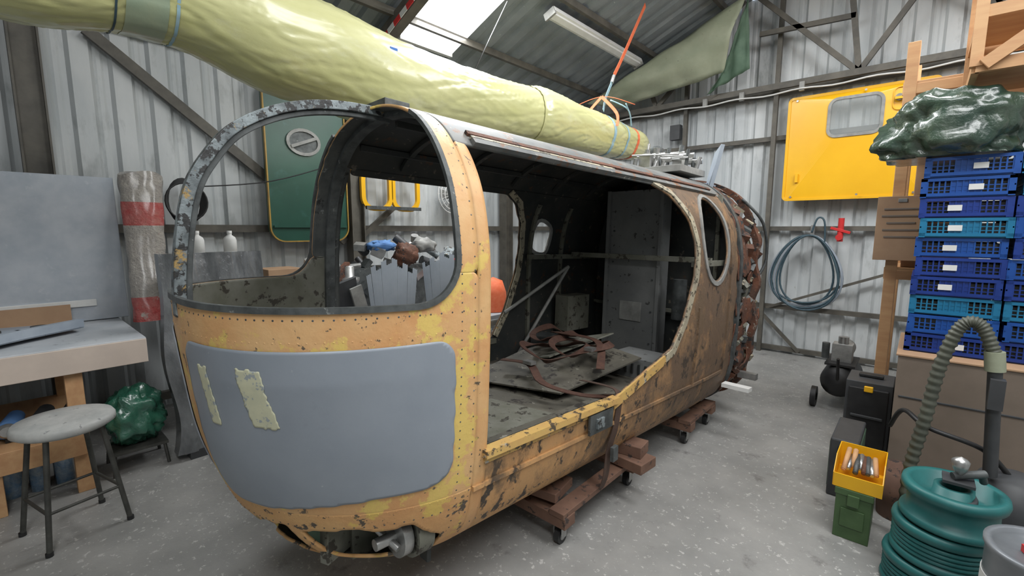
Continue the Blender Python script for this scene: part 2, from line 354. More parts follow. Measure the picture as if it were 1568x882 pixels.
def skin(name,rows,keep,mat,mats_in=None,thick=.012,wrap=False,smooth_it=6,offs=-1):
    nu=len(rows); nv=len(rows[0]); fs=[]
    for i in range(nu-1):
        for j in range(nv if wrap else nv-1):
            j2=(j+1)%nv; q=(i*nv+j,i*nv+j2,(i+1)*nv+j2,(i+1)*nv+j)
            P=[rows[k//nv][k%nv] for k in q]; c=(P[0]+P[1]+P[2]+P[3])/4
            if keep(c): fs.append(q)
    used=sorted({k for f in fs for k in f}); mp={k:i for i,k in enumerate(used)}
    vs=[rows[k//nv][k%nv].copy() for k in used]; fs=[[mp[k] for k in f] for f in fs]
    ec={}
    for f in fs:
        for a_,b_ in zip(f,f[1:]+f[:1]): ec[frozenset((a_,b_))]=ec.get(frozenset((a_,b_)),0)+1
    nb={}
    for e_,c in ec.items():
        if c==1:
            e_=tuple(e_)
            if len(e_)==2: nb.setdefault(e_[0],[]).append(e_[1]); nb.setdefault(e_[1],[]).append(e_[0])
    for _ in range(smooth_it):
        new={}
        for k,n in nb.items():
            if len(n)==2: new[k]=vs[k]*.5+(vs[n[0]]+vs[n[1]])*.25
        for k,p in new.items(): vs[k]=p
    b=B(name); b.add(vs,fs,mat,True)
    if mats_in: b.mi(mats_in)
    return b.done(solid=thick,parent=H,offs=offs,mo=1 if mats_in else 0)
def zs_list(z0,z1,dz):
    P=[t for t in TS if z1-1e-6<=t.x<=z0+1e-6]; P=[byz(z0)]+P+[byz(z1)]; out=[P[0]]
    for p in P[1:]:
        d=(p-out[-1]).length
        while d>dz:
            out.append(out[-1].lerp(p,dz/d)); d=(p-out[-1]).length
    out.append(P[-1]); return out
ths=[PI*i/230 for i in range(231)]
WY=-.09; WZ=1.335; WR=.16
def rc_out(y,z,y0,z0,r):
    if y>y0 or z<z0: return True
    if y>y0-r and z<z0+r: return math.hypot(y-(y0-r),z-(z0+r))>r
    return False
def keep_nose(c):
    x,y,z=c
    wv=.009*math.sin(x*31)+.007*math.sin(x*67+1)
    if .345+wv*.5<z<.525+wv and y<-.06:
        if -.3<x<.27+wv*2 : return False
        if .33<x<.58 and y<-.10: return False
    return True
full=zs_list(2.124,.2251,.012)
rows=[[nose(t,th) for th in ths] for t in full]
skin('nose_skin',rows,lambda c:.60<c.z<=1.45 and (keep_nose(c) if c.z<1.3 else rc_out(c.y,c.z,WY,WZ,WR)),m_orange,m_inner2,.012)
skin('nose_lower_skin',rows,lambda c:c.z<=.61 and keep_nose(c),m_orlow,m_inner2,.012,smooth_it=3)
skin('nose_frame',rows,lambda c:c.z>1.44 and rc_out(c.y,c.z,WY,WZ,WR),m_orange,m_frin,.012)
def keep_panel(c,sg):
    x,y,z=c; x*=sg; r=.09
    z0=.625+.05*max(0,min(1,(x-.3)/.3)); z1=1.215; y0=-.105; x0=.085
    if not(z0<z<z1 and y<y0 and x>x0): return False
    if y>y0-r:
        if z<z0+r: return math.hypot(y-(y0-r),z-(z0+r))<r
        if z>z1-r: return math.hypot(y-(y0-r),z-(z1-r))<r
    if x<x0+r:
        if z<z0+r: return math.hypot(x-(x0+r),z-(z0+r))<r
        if z>z1-r: return math.hypot(x-(x0+r),z-(z1-r))<r
    return True
rows=[[nose(t,th,.003) for th in ths] for t in zs_list(1.25,.55,.01)]
skin('nose_grey_panel',rows,lambda c:keep_panel(c,1),m_panel,None,.004,offs=1)
skin('nose_grey_panel_far',rows,lambda c:keep_panel(c,-1),m_panel,None,.004,offs=1)
def keep_p1(c):
    x=c.x-.06*(1.05-c.z)
    jag=.006*noise.noise(V((c.x*60,c.z*60,0)))
    return c.y<0 and ((.375<x+jag<.445 and .955<c.z+jag<1.15) or (.20<x+jag<.25 and .94<c.z+jag<1.14))
ths2=[PI*.15+PI*.45*i/240 for i in range(241)]
rows=[[nose(t,th,.0075) for th in ths2] for t in zs_list(1.16,.88,.006)]
skin('cream_patch',rows,keep_p1,m_patch,None,.002,smooth_it=1,offs=1)
b=B('centre_hoop')
pp=[V((0,-t.z,t.x)) for t in TS if t.x>1.27]+[V((0,-byz(1.27).z,1.27))]
pp=[V((0,.02,2.12))]+pp
pp=pp[::2]+[pp[-1]]
hn=[(0,p.y*1.2-.001,(p.z-1.35)) if p.z>1.5 else (0,-1,.1) for p in pp]
b.sweep(pp,[(-.026,-.03),(.026,-.03),(.026,.006),(-.026,.006)],m_hoop,nrm=hn)
b.sweep(pp,[(-.012,-.05),(.012,-.05),(.012,-.03),(-.012,-.03)],m_hoopd,nrm=hn)
b.done(parent=H,bevel=.003)
def xat(z,y):
    t=byz(z); q=min(1,abs(y)/max(t.z,1e-6)); e=ez(z)
    return t.y*max(0,(1-q**(2/e)))**(e/2)
b=B('window_seal')
for sg in (1,-1):
    P=[]
    z=2.05
    while z>WZ+WR: P.append(V((sg*xat(z,WY),WY,z))); z-=.03
    for i in range(9):
        a_=PI/2*i/8; y=WY-WR+WR*math.cos(a_); z=WZ+WR-WR*math.sin(a_); P.append(V((sg*xat(z,y),y,z)))
    t=byz(WZ); th0=math.asin(min(1,((-P[-1].y)/t.z))**(1/ez(WZ)))
    for i in range(1,26):
        th=th0+(PI/2-th0)*i/25; p=nose(t,th); P.append(V((sg*abs(p.x),p.y,WZ)))
    nr=[(p.x,p.y*.9 if p.z<1.6 else p.y*.3,0 if p.z<1.6 else (p.z-1.6)) for p in P]
    b.ribbon(P,.020,.016,m_hoopd,nrm=nr)
b.done(parent=H)
b=B('main_arch')
half=[(t.y,t.x) for t in full[::3]]
loop=[(w_,z) for w_,z in half]+[(-w_,z) for w_,z in half[::-1]]
wd,ins=.05,.035
pts=[V((w_,0,z)) for w_,z in loop if z>.6]
b.sweep(pts,[(-wd/2,-ins),(wd/2,-ins),(wd/2,-.012),(-wd/2,-.012)],m_hoopd,nrm=[(p.x*1.4,0,(p.z-1.3)) for p in pts])
b.done(parent=H)
rb=B('rivets')
def rivet(p,n,r=.004,m=m_hoopd):
    n=V(n).normalized(); x=n.cross(V((.13,.2,1))).normalized(); y=n.cross(x)
    vs=[p+x*r*math.cos(a_)+y*r*math.sin(a_) for a_ in [i*PI/3 for i in range(6)]]+[p+n*r*.6]
    rb.add(vs,[(i,(i+1)%6,6) for i in range(6)],m,True)
def nrm_at(z,th):
    t=byz(z); t2=byz(z-.02); a_=nose(t,th+.02)-nose(t,th-.02); c=nose(t2,th)-nose(t,th); n=a_.cross(c)
    p=nose(t,th)
    if n.dot(V((p.x,p.y,0)))<0: n=-n
    return n
for z,nn,mm in ((1.305,70,m_hoopd),(1.235,80,m_orange),(.60,70,m_orange),(.545,60,m_hoopd)):
    for i in range(1,nn):
        th=PI*i/nn; p=nose(byz(z),th)
        if p.y<-.02: rivet(p,nrm_at(z,th),.0036,mm)
for s_,st in ((-.015,.05),(-.075,.034)):
    z=2.05
    while z>.45:
        t=byz(z); e=ez(z); q=min(.99,(-s_)/max(t.z,.01)); th=math.asin(q**(1/e))
        for thx in (th,PI-th):
            p=nose(t,thx); rivet(p,nrm_at(z,thx),.0036,m_hoopd)
        z-=st
taper=lambda s_: 1-.03*max(0,s_-2.2)/.6
SE=2.75; D0=.055
near_door=[(D0,.735),(.95,.735),(1.58,.92),(1.72,1.08),(1.85,1.36),(1.87,1.55),(1.82,1.72),(1.68,1.87),(1.5,1.935),(D0,1.935)]
far_door=[(D0,.80),(1.25,.80),(1.38,1.0),(1.50,1.3),(1.53,1.5),(1.5,1.7),(1.4,1.83),(1.25,1.9),(D0,1.9)]
far_win=crv([(1.66,1.5,0),(1.84,1.46,0),(1.88,1.66,0),(1.70,1.72,0)],5,True); far_win=[(p.x,p.y) for p in far_win]
def pip(x,y,P):
    c=False; n=len(P)
    for i in range(n):
        x1,y1=P[i];x2,y2=P[(i+1)%n]
        if (y1>y)!=(y2>y) and x<(x2-x1)*(y-y1)/(y2-y1)+x1: c=not c
    return c
def keep_body(c):
    x,s_,z=c
    if x>0:
        if pip(s_,z,near_door): return False
        if ((s_-2.22)/.215)**2+((z-1.60)/.29)**2<1: return False
        if s_>2.66+.05*noise.noise(V((z*7,0,0)))+.02*math.sin(z*23): return False
    else:
        if pip(s_,z,far_door) or pip(s_,z,far_win): return False
    return True
ring=[(t.y,t.x) for t in full]; ring=ring+[(-w_,z) for w_,z in ring[::-1]]
rows=[[V((w_*taper(s_),s_,z)) for w_,z in ring] for s_ in [SE*i/180 for i in range(181)]]
skin('frame_band',rows,lambda c:c.y<D0+.012 and c.z<=1.94,m_orange,m_frin,.0125,wrap=True)
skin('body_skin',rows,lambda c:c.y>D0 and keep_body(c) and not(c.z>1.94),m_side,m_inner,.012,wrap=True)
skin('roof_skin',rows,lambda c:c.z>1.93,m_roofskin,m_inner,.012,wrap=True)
# torn rear skirt
def torn(c):
    n=noise.noise(V((c.z*4.5,c.x*3,c.y*6)))+.45*noise.noise(V((c.z*13,c.x*9,c.y*11)))
    return n>-.02+(c.y-2.9)*1.1
rows=[[V((w_*(.985+.05*noise.noise(V((z*5,w_*4,s_*4)))),s_,1.15+(z-1.15)*(.985+.04*noise.noise(V((w_*5,z*4,s_*3)))))) for w_,z in ring] for s_ in [2.66+.55*i/40 for i in range(41)]]
skin('torn_rear_skin',rows,torn,m_rust,m_rust,.01,wrap=True,smooth_it=1)
def surf(s_,z,sgn=1,off=0): return V((sgn*(byz(z).y*taper(s_)+off),s_,z))
b=B('door_rims')
def rim(poly,sgn,m,w=.035,off=.004,closed=True,t=.012,n=6):
    P=[]
    for i in range(len(poly) if closed else len(poly)-1):
        a_=V(poly[i]);c=V(poly[(i+1)%len(poly)])
        for k in range(n): q=a_.lerp(c,k/n); P.append(surf(q.x,q.y,sgn,off))
    nr=[(sgn,0,.0 if p.z<1.7 else (p.z-1.7)*4) for p in P]
    b.ribbon(P,w,t,m,closed=closed,nrm=nr)
rim([(.95,.71),(1.60,.895),(1.745,1.07),(1.875,1.35),(1.895,1.55),(1.845,1.73),(1.70,1.89),(1.5,1.95)],1,m_cream,.045,closed=False)
rim([(.05,.712),(.5,.712),(.95,.712)],1,m_rim,.04,.003,closed=False)
rim([(.0,.60),(1,.60),(2,.60),(2.6,.60)],1,m_side,.018,.006,closed=False)
rim([(.95,.71),(1.60,.895)],1,m_rim,.055,.007,closed=False)
rim([(.1,1.945),(.8,1.945),(1.6,1.95),(2.7,1.95)],1,m_roofskin,.03,.012,closed=False,t=.02)
rim([(.1,1.985),(.8,1.985),(1.6,1.99),(2.7,1.99)],1,m_rust,.025,.01,closed=False,t=.012)
rim([(.1,1.965),(.8,1.965),(1.2,1.965)],1,m_cream,.012,.016,closed=False,t=.012)
ov=[(2.22+.235*math.cos(a_),1.60+.31*math.sin(a_)) for a_ in [2*PI*i/28 for i in range(28)]]
rim(ov,1,m_gasket,.03,.003,n=2)
rim([(1.95,.6),(1.95,1.25)],1,m_side,.02,.005,closed=False); rim([(2.5,.6),(2.5,1.9)],1,m_side,.02,.005,closed=False)
rim([(1.28,.82),(1.4,1.0),(1.52,1.3),(1.55,1.5),(1.52,1.7),(1.42,1.84),(1.25,1.92)],-1,m_cream,.045,-.03,closed=False)
rim(far_win,-1,m_gasket,.03,-.02,n=2)
b.beam((.655,.04,.735),(.655,.98,.735),.05,.03,m_rim); b.beam((-.655,0,.78),(-.655,1.3,.78),.05,.04,m_inner2)
b.box((.672,.82,.66),(.012,.2,.10),m_hoopd); b.box((.68,.80,.66),(.02,.06,.05),m_hoop)
b.done(parent=H)
for i in range(80):
    s_=.03+i*.032
    for z in (.685,.43): rivet(surf(s_,z,1,.001),(1,0,0),.003,m_hoopd)
for i in range(14):
    rivet(surf(1.93,1.0+i*.06,1,.001),(1,0,0),.003,m_cream)
rb.done(parent=H)
b=B('cabin_floor')
b.box((0,1.3,.62),(1.24,2.65,.02),m_cfloor)
tz=byz(.62); fp=[nose(tz,PI*i/30)*.97 for i in range(31)]; fp=[V((p.x,p.y,.62)) for p in fp]
b.add(fp,[tuple(range(31))],m_cfloor)
b.box((.33,.38,.645),(.42,.62,.012),m_inner2,rot=(.02,0,.25)); b.box((.1,.0,.64),(.5,.4,.01),m_cfloor,rot=(0,0,-.1))
for y in (0,.45,.9,1.35,1.8): b.box((.56,y,.655),(.12,.04,.05),m_inner2)
for y in (.2,.32,1.15): b.cyl((.47,y,.632),(.47,y,.634),.03,m_inner)
b.box((.45,.12,.634),(.2,.07,.004),m_inner); b.box((.42,.62,.634),(.12,.12,.004),m_inner)
b.box((.2,.3,.654),(.12,.08,.004),m_inner,rot=(0,0,.25))
b.box((.53,.9,.69),(.04,1.9,.03),m_cfloor)
b.done(parent=H,bevel=.003)
b=B('rear_bulkhead')
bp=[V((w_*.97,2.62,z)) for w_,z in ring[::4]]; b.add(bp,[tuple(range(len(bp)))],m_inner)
b.box((-.05,2.36,1.28),(.46,.16,1.42),m_chan); b.box((.19,2.27,1.28),(.03,.04,1.42),m_chan); b.box((-.29,2.27,1.28),(.03,.04,1.42),m_chan)
b.box((-.05,2.272,1.0),(.2,.01,.16),m_gasket)
for i in range(9):
    rp=(-.24 if i%2 else .13,2.275,.75+i*.13); b.cyl((rp[0],2.279,rp[2]),(rp[0],2.27,rp[2]),.008,m_hoopd,6)
b.beam((-.62,2.2,1.45),(.62,2.2,1.45),.03,.04,m_inner2)
b.beam((-.6,1.6,1.43),(-.6,2.6,1.43),.03,.04,m_inner2); b.beam((.6,1.95,1.43),(.6,2.6,1.43),.03,.04,m_inner2)
for x in (-.45,.35,.5): b.beam((x,2.59,.64),(x,2.59,1.95),.03,.03,m_inner2,up=(0,1,0))
b.beam((-.62,2.58,1.0),(.62,2.58,1.0),.03,.03,m_inner2)
b.tube([(-.6,1.35,1.0),(-.5,2.0,1.35)],.014,m_gasket); b.tube([(-.58,1.5,.66),(-.5,2.0,1.35)],.014,m_gasket)
b.box((.33,1.85,.70),(.42,.3,.14),m_chan)
for i in range(7): b.box((.18+i*.05,1.695,.70),(.015,.012,.07),m_inner)
for s_ in (.35,.8,1.25,1.7,2.15):
    pts=[V((w_*.97,s_,z-.012)) for w_,z in ring if z>1.96]
    pts=sorted(pts,key=lambda p:p.x)[::3]
    b.sweep(pts,[(-.015,-.025),(.015,-.025),(.015,0),(-.015,0)],m_inner,nrm=[(p.x,0,p.z-1.2) for p in pts])
for x in (-.35,0,.35): b.beam((x,.05,2.08 if x==0 else 2.015),(x,2.6,2.08 if x==0 else 2.015),.02,.03,m_inner)
for s_ in (1.65,2.05):
    pts=[V((-byz(z).y*.975,s_,z)) for z in [.65+i*.1 for i in range(13)]]
    b.sweep(pts,[(-.015,-.02),(.015,-.02),(.015,.02),(-.015,.02)],m_inner2,up=(1,0,0))
b.box((.1,2.0,.66),(.2,.16,.06),m_gasket,rot=(0,0,.3)); b.box((-.35,1.0,.66),(.16,.1,.06),m_hoopd,rot=(0,0,.5)); b.cyl((-.4,1.9,.64),(-.4,1.9,.72),.05,m_metal,14)
b.box((-.52,2.1,.95),(.14,.3,.3),m_inner2); b.box((-.5,1.75,.72),(.2,.2,.14),m_hoopd,rot=(0,0,.2)); b.box((.5,2.3,.8),(.16,.3,.3),m_inner2); b.cyl((.4,2.2,1.0),(.4,2.2,1.3),.05,m_hoopd,14)
b.done(parent=H,bevel=.002)
b=B('loose_panel')
b.add([(-.35,.75,.66),(.3,.95,.68),(.42,1.65,.80),(-.2,1.75,.84),(-.35,1.3,.76)],[(0,1,2,3,4)],m_cfloor)
b.add([(-.5,1.3,.66),(-.05,1.25,.78),(.1,1.8,.9),(-.45,1.85,.75)],[(0,1,2,3)],m_inner2)
b.done(parent=H,solid=.01)
b=B('harness_straps')
for cx,cy,r,zz,ph in ((-.02,1.25,.19,.84,0),(.1,1.4,.17,.86,1),(-.2,1.5,.14,.88,2)):
    P=[(cx+r*(1+.2*math.sin(3*q+ph))*math.cos(q),cy+r*1.1*math.sin(q+.2*math.sin(2*q)),zz+.035*math.sin(q*2+ph)) for q in [2*PI*i/36 for i in range(36)]]
    b.ribbon(P,.05,.005,m_strap,closed=True,nrm=[(math.sin(i*.35+ph)*.8,.3,1) for i in range(36)])
b.ribbon(crv([(-.2,.95,.78),(0,1.0,.78),(.25,.85,.75),(.45,.95,.71),(.6,1.05,.72)],6),.05,.005,m_strap)
b.ribbon(crv([(-.3,1.6,.86),(-.1,1.4,.92),(.2,1.45,.90),(.4,1.2,.80)],6),.05,.005,m_strap)
b.box((.02,.98,.80),(.07,.05,.02),m_metal); b.box((.25,1.3,.88),(.06,.05,.02),m_metal)
b.done(parent=H)
b=B('nose_gear_mount')
b.lathe((.47,-.22,.43),[(.08,-.02),(.08,.02),(.06,.03),(.055,.0),(.03,0),(.025,.05),(0,.05)],m_metal,24,'Y')
b.cyl((.47,-.32,.43),(.47,-.15,.43),.022,m_metal); b.cyl((.42,-.28,.45),(.52,-.25,.41),.014,m_metal)
b.lathe((.47,-.17,.43),[(.10,-.02),(.10,.05),(.085,.05),(.085,-.02)],m_inner2,24,'Y')
b.box((.29,-.38,.43),(.04,.14,.19),m_inner2,rot=(0,0,.4)); b.box((.22,-.42,.42),(.11,.02,.15),m_tarpd,rot=(.2,0,.5))
b.box((0,-.10,.45),(1.0,.02,.36),m_inner)
for x in (-.3,0,.3): b.box((x,-.22,.40),(.02,.22,.22),m_inner2)
b.tube(crv([(-.3,-.3,.46),(0,-.42,.42),(.2,-.3,.48)],6),.012,m_metal)
b.cyl((.12,-.42,.42),(.26,-.3,.44),.015,m_metal)
b.done(parent=H,bevel=.002)
b=B('rear_frames')
def fr(s_,k,r,m,zc=1.15,jg=0):
    P=[V((w_*k*(1+jg*noise.noise(V((z*6,w_*5,s_)))),s_+jg*.6*noise.noise(V((z*5,w_*9,3))),zc+(z-zc)*k)) for w_,z in ring[::3]]
    b.sweep(P,[(-r,-r*1.6),(r,-r*1.6),(r,0),(-r,0)],m,closed=True,nrm=[(p.x,0,p.z-1.2) for p in P])
fr(2.70,1.0,.025,m_hoopd); fr(2.93,.96,.02,m_inner2,jg=.03); fr(3.06,1.02,.03,m_rust,jg=.05); fr(3.17,.87,.025,m_hoopd,jg=.05)
random.seed(3)
N_=len(ring)
def rp_(i,s_,k): w_,z=ring[i%N_]; return V((w_*k,s_,1.15+(z-1.15)*k))
for i in range(0,N_,22):
    j=i+random.randint(-5,5); p=rp_(j,2.7,.96); q=rp_(j+random.randint(-4,4),3.16,.93); b.beam(p,q,.03,.02,random.choice([m_rust,m_inner2,m_hoopd]),up=(p.x,0,p.z-1.2))
    if i%44==0: b.cyl(q,q+V((0,.07,0)),.022,m_metal,8)
for i in range(44):
    z=.45+random.random()*1.5; w_=byz(z).y*.95; s_=2.78+random.random()*.36; h=random.uniform(.02,.09)
    b.box((w_,s_,z),(random.uniform(.02,.09),random.uniform(.03,.1),h),random.choice([m_rust,m_rust,m_inner2,m_hoopd,m_cream,m_gasket]),rot=(random.random()*2,random.random(),random.random()))
bp=[V((w_*.88,2.98,1.15+(z-1.15)*.88)) for w_,z in ring[::4]]; b.add(bp,[tuple(range(len(bp)))],m_rust)
b.tube(crv([(.52,3.0,1.95),(.66,3.12,1.75),(.68,3.2,1.45),(.62,3.12,1.25)],6),.012,m_hoopd)
b.box((.72,2.60,.47),(.2,.08,.03),m_label); b.box((.70,2.9,.50),(.14,.06,.05),m_metal)
b.done(parent=H)
b=B('roof_controls')
b.box((.08,2.5,2.14),(.46,.44,.05),m_gasket)
random.seed(5)
for i in range(26):
    x=-.12+random.random()*.38; y=2.3+random.random()*.4; h=.06+random.random()*.2
    b.cyl((x,y,2.13),(x+random.uniform(-.04,.04),y+random.uniform(-.04,.04),2.15+h),.010+.012*random.random(),m_metal if i%3 else m_hoopd,8)
    if i%3==0: b.cyl((x-.05,y,2.15+h*.7),(x+.06,y+.02,2.15+h*.7),.022,m_metal,8)
for i in range(5): b.tube([(-.14,2.33+i*.08,2.28),(.28,2.3+i*.08,2.24)],.008,m_metal,6)
b.box((-.02,2.35,2.22),(.1,.06,.12),m_metal); b.box((.14,2.6,2.24),(.08,.08,.14),m_gasket)
b.box((.30,2.90,2.17),(.03,.40,.40),m_gblue,rot=(0,.2,.5)); b.box((.1,3.0,2.06),(.36,.32,.08),m_gblue,rot=(0,.1,0)); b.box((-.05,3.1,2.16),(.03,.3,.34),m_gblue)
b.box((.2,2.78,2.0),(.3,.1,.1),m_rust)
b.lathe((-.15,2.75,2.14),[(.05,0),(.05,.18),(.06,.2),(.06,.26),(.03,.28),(0,.28)],m_hoopd,14)
b.tube([(.05,.05,2.14),(.05,2.3,2.14)],.012,m_hoopd,6)
b.box((0,-.02,2.13),(.26,.12,.03),m_hoopd)
b.done(parent=H,bevel=.002)
# ------------------------------------------------------------------ dolly
def dolly(x0,x1,y0,y1):
    b=B('wheeled_dolly',((x0+x1)/2,(y0+y1)/2,0))
    for y in (y0,y1): b.box(((x0+x1)/2,y,.14),(x1-x0,.09,.06),m_woodd)
    for x in (x0+.05,x1-.05,(x0+x1)/2): b.box((x,(y0+y1)/2,.18),(.09,y1-y0+.1,.03),m_woodd)
    for x in (x0+.06,x1-.06):
        for y in (y0,y1):
            b.cyl((x-.016,y,.04),(x+.016,y,.04),.04,m_black,18); b.cyl((x-.018,y,.04),(x+.018,y,.04),.02,m_metal,12)
            for q in (-.024,.024): b.box((x+q,y,.075),(.004,.045,.08),m_metal)
            b.box((x,y,.11),(.08,.08,.006),m_metal)
    return b.done(bevel=.004)
dolly(-2.45,-1.2,1.78,2.5)
dolly(-2.3,-1.15,3.3,3.75)
b=B('wood_block'); b.box((-1.25,2.42,.30),(.26,.13,.07),m_woodd,rot=(0,0,.1)); b.box((-1.22,2.4,.235),(.3,.16,.06),m_woodd,rot=(0,0,-.1)); b.done(bevel=.004)
b=B('wood_block'); b.box((-1.45,1.85,.225),(.3,.2,.05),m_woodd,rot=(0,0,.15)); b.done(bevel=.004)
b=B('ratchet_strap')
P=crv([(-1.42,2.2,.72),(-1.22,2.18,.73),(-1.155,2.16,.70),(-1.15,2.13,.55),(-1.17,2.1,.42),(-1.17,2.07,.28),(-1.19,2.06,.2)],6)
b.ribbon(P,.05,.004,m_lstrap,nrm=[(1,0,.5)]*len(P)); b.box((-1.14,2.1,.4),(.02,.05,.08),m_hoopd); b.done()

# ------------------------------------------------------------------ wrapped tail boom
b=B('wrapped_tail_boom',(-2.6,2.2,2.55))
RP=[(-1.6,.17),(-.3,.19),(.3,.215),(.62,.235),(1.0,.265),(1.5,.27),(2.4,.245),(3.05,.235),(3.15,.255),(4,.21),(5,.175)]
ZP=[(-1.6,2.50),(-.3,2.54),(.1,2.585),(.55,2.65),(1.15,2.56),(1.8,2.49),(2.5,2.5),(3.5,2.55),(5.3,2.555)]
def bf(u,v):
    y=-1.6+6.95*u; a_=2*PI*v; r=lin(y,RP)
    if y>4.9: r*=max(.25,1-((y-4.9)/.45)**2)
    ca,sa=math.cos(a_),math.sin(a_)
    w_=noise.noise(V((ca*1.1+y*.4,sa*1.1,y*.9)))*.02
    fold=noise.noise(V((ca*3+y*1.2,sa*3-y*2.2,y*1.0)))
    w_-=.004*max(0,1-abs(fold)*6)
    fold2=noise.noise(V((ca*5-y*2,sa*5+y*4,y*1.2+7)))
    w_+=.0035*max(0,1-abs(fold2)*8)
    r+=w_
    return V((-2.6+r*ca,y,lin(y,ZP)+r*1.02*sa))
b.grid(bf,560,130,m_boom,True,True)
def band(y,wd,m,k=1.012):
    def g(u,v):
        yy=y-wd/2+wd*u; p=bf((yy+1.6)/6.95,v); c=V((-2.6,yy,lin(yy,ZP))); return c+(p-c)*k
    b.grid(g,4,80,m,True,True)
band(.50,.14,m_boomb); band(.60,.012,m_bluestrap); band(.40,.008,m_airhose); band(4.25,.05,m_bluestrap); band(3.05,.03,m_boom,1.03); band(4.55,.04,m_bluestrap); band(4.78,.05,m_orstrap)
b.box((-2.36,1.62,2.61),(.006,.05,.04),m_blue)
b.done()
b=B('boom_sling')
P=crv([(-2.6,5.2,4.14),(-2.6,4.75,3.5),(-2.58,4.5,3.2)],5); b.ribbon(P,.05,.004,m_orstrap,nrm=[(1,.2,0)]*len(P))
b.cyl((-2.58,4.5,3.2),(-2.58,4.46,3.12),.02,m_metal,8)
P=crv([(-2.58,4.46,3.12),(-2.58,4.35,2.95),(-2.56,4.27,2.80)],5); b.ribbon(P,.04,.004,m_bluestrap,nrm=[(1,.2,0)]*len(P))
b.ribbon(crv([(-2.6,4.3,2.95),(-2.40,4.26,2.75),(-2.38,4.24,2.62)],5),.03,.004,m_orstrap,up=(0,1,0))
b.ribbon(crv([(-2.6,4.3,2.95),(-2.8,4.26,2.75),(-2.83,4.24,2.62)],5),.03,.004,m_orstrap,up=(0,1,0))
b.tube(crv([(-2.5,4.3,2.9),(-2.35,4.4,2.8),(-2.36,4.5,2.65),(-2.35,4.45,2.75),(-2.35,4.35,2.85)],6),.007,m_bluestrap,6)
b.tube(crv([(-3.4,4.4,2.9),(-3.1,4.35,2.90),(-2.6,4.3,2.95),(-2.3,4.45,2.85)],6),.004,m_orstrap,6)
b.done()
b=B('black_rope'); b.tube([(-3.3,3.62,3.85),(-2.75,2.6,2.78)],.005,m_black,6); b.done()
b=B('striped_warning_tape')
P0=V((-4.1,2.62,3.34)); P1=V((-3.2,2.62,3.72))
for i in range(9): b.beam(P0.lerp(P1,i/9),P0.lerp(P1,(i+1)/9),.006,.05,m_red if i%2 else m_white,up=(0,0,1))
b.done()
b=B('olive_tarpaulin')
def tp(u,v):
    a_=V((-3.9,6.0,3.42)).lerp(V((-1.78,6.1,4.30)),u); c=V((-3.5,6.3,3.36)).lerp(V((-2.02,6.2,3.52)),min(1,u*1.0))
    p=a_.lerp(c,v); p.y+=.05*noise.noise(V((u*5,v*3,0)))-.25*math.sin(PI*v)*.4; p.z+=.02*noise.noise(V((u*7,v*6,3))); return p
b.grid(tp,30,12,m_tarp)
def tp2(u,v):
    a_=V((-2.02,6.18,3.52)).lerp(V((-1.76,6.1,4.28)),u); c=V((-2.25,6.3,3.32)).lerp(V((-1.72,6.2,3.5)),u)
    p=a_.lerp(c,v); p.y+=.06*noise.noise(V((u*5,v*3,5))); return p
b.grid(tp2,12,12,m_tarpd)
b.done(solid=.006)

# ------------------------------------------------------------------ yellow door on back wall
b=B('yellow_cargo_door',(-.7,6.5,2.5))
x0,x1,z0,z1=-1.33,-.0,1.95,3.13; yy=6.52
wx0,wx1,wz0,wz1=-.92,-.44,2.64,3.05
def rr(x0,x1,z0,z1,r,n=6):
    out=[]
    for cx,cz,a0 in ((x1-r,z1-r,0),(x0+r,z1-r,PI/2),(x0+r,z0+r,PI),(x1-r,z0+r,1.5*PI)):
        for i in range(n+1): a_=a0+PI/2*i/n; out.append((cx+r*math.cos(a_),cz+r*math.sin(a_)))
    return out
O=rr(x0,x1,z0,z1,.04); I=rr(wx0,wx1,wz0,wz1,.08); n=len(O)
bow=lambda x:yy-.06*(1-((x+.7)/.7)**2)
vs=[(x,bow(x),z) for x,z in O]+[(x,bow(x),z) for x,z in I]
b.add(vs,[(i,(i+1)%n,n+(i+1)%n,n+i) for i in range(n)],m_yellow)
b.add([(x,bow(x)+.004,z) for x,z in I],[tuple(range(n))],m_glass)
b.ribbon([(x,bow(x)-.004,z) for x,z in I],.03,.012,m_gasket,closed=True,up=(0,1,0))
b.ribbon([(x,bow(x)+.01,z) for x,z in O],.03,.04,m_yellow,closed=True,up=(0,1,0))
b.ribbon([(x,bow(x)-.006,z) for x,z in rr(-.36,-.12,2.85,3.08,.05)],.008,.01,m_yellow,closed=True,up=(0,1,0))
b.cyl((-.31,6.43,2.97),(-.31,6.47,2.97),.035,m_gasket,14); b.box((-.28,6.42,2.96),(.13,.012,.025),m_yellow)
b.box((-1.2,6.48,2.2),(.03,.03,.1),m_yellow); b.beam((-1.3,6.53,2.05),(-.1,6.53,2.05),.03,.03,m_yellow)
for x in (-1.25,-.6,-.12):
    for z in (1.98,3.10): b.cyl((x,bow(x)-.012,z),(x,bow(x),z),.012,m_metal,8)
b.done()
b=B('coiled_air_hose',(-1.0,6.55,1.1))
for k in range(6):
    cx=-1.03+random.uniform(-.03,.03); rx=.33+random.uniform(-.06,.05); rzz=.44+random.uniform(-.08,.03)
    P=[(cx+rx*math.sin(q)*(1.0-.25*math.cos(q)),6.53-.012*k+.01*math.sin(3*q),1.52-rzz+rzz*math.cos(q)) for q in [2*PI*i/40 for i in range(40)]]
    b.tube(P,.011,m_airhose if k%3 else m_gblue,6,True,up=(0,1,0))
b.tube(crv([(-1.0,6.5,1.55),(-.95,6.5,1.72),(-.88,6.5,1.68),(-.86,6.5,1.4)],6),.01,m_airhose,6,up=(0,1,0))
b.box((-1.0,6.58,1.58),(.04,.06,.12),m_metal)
b.done()
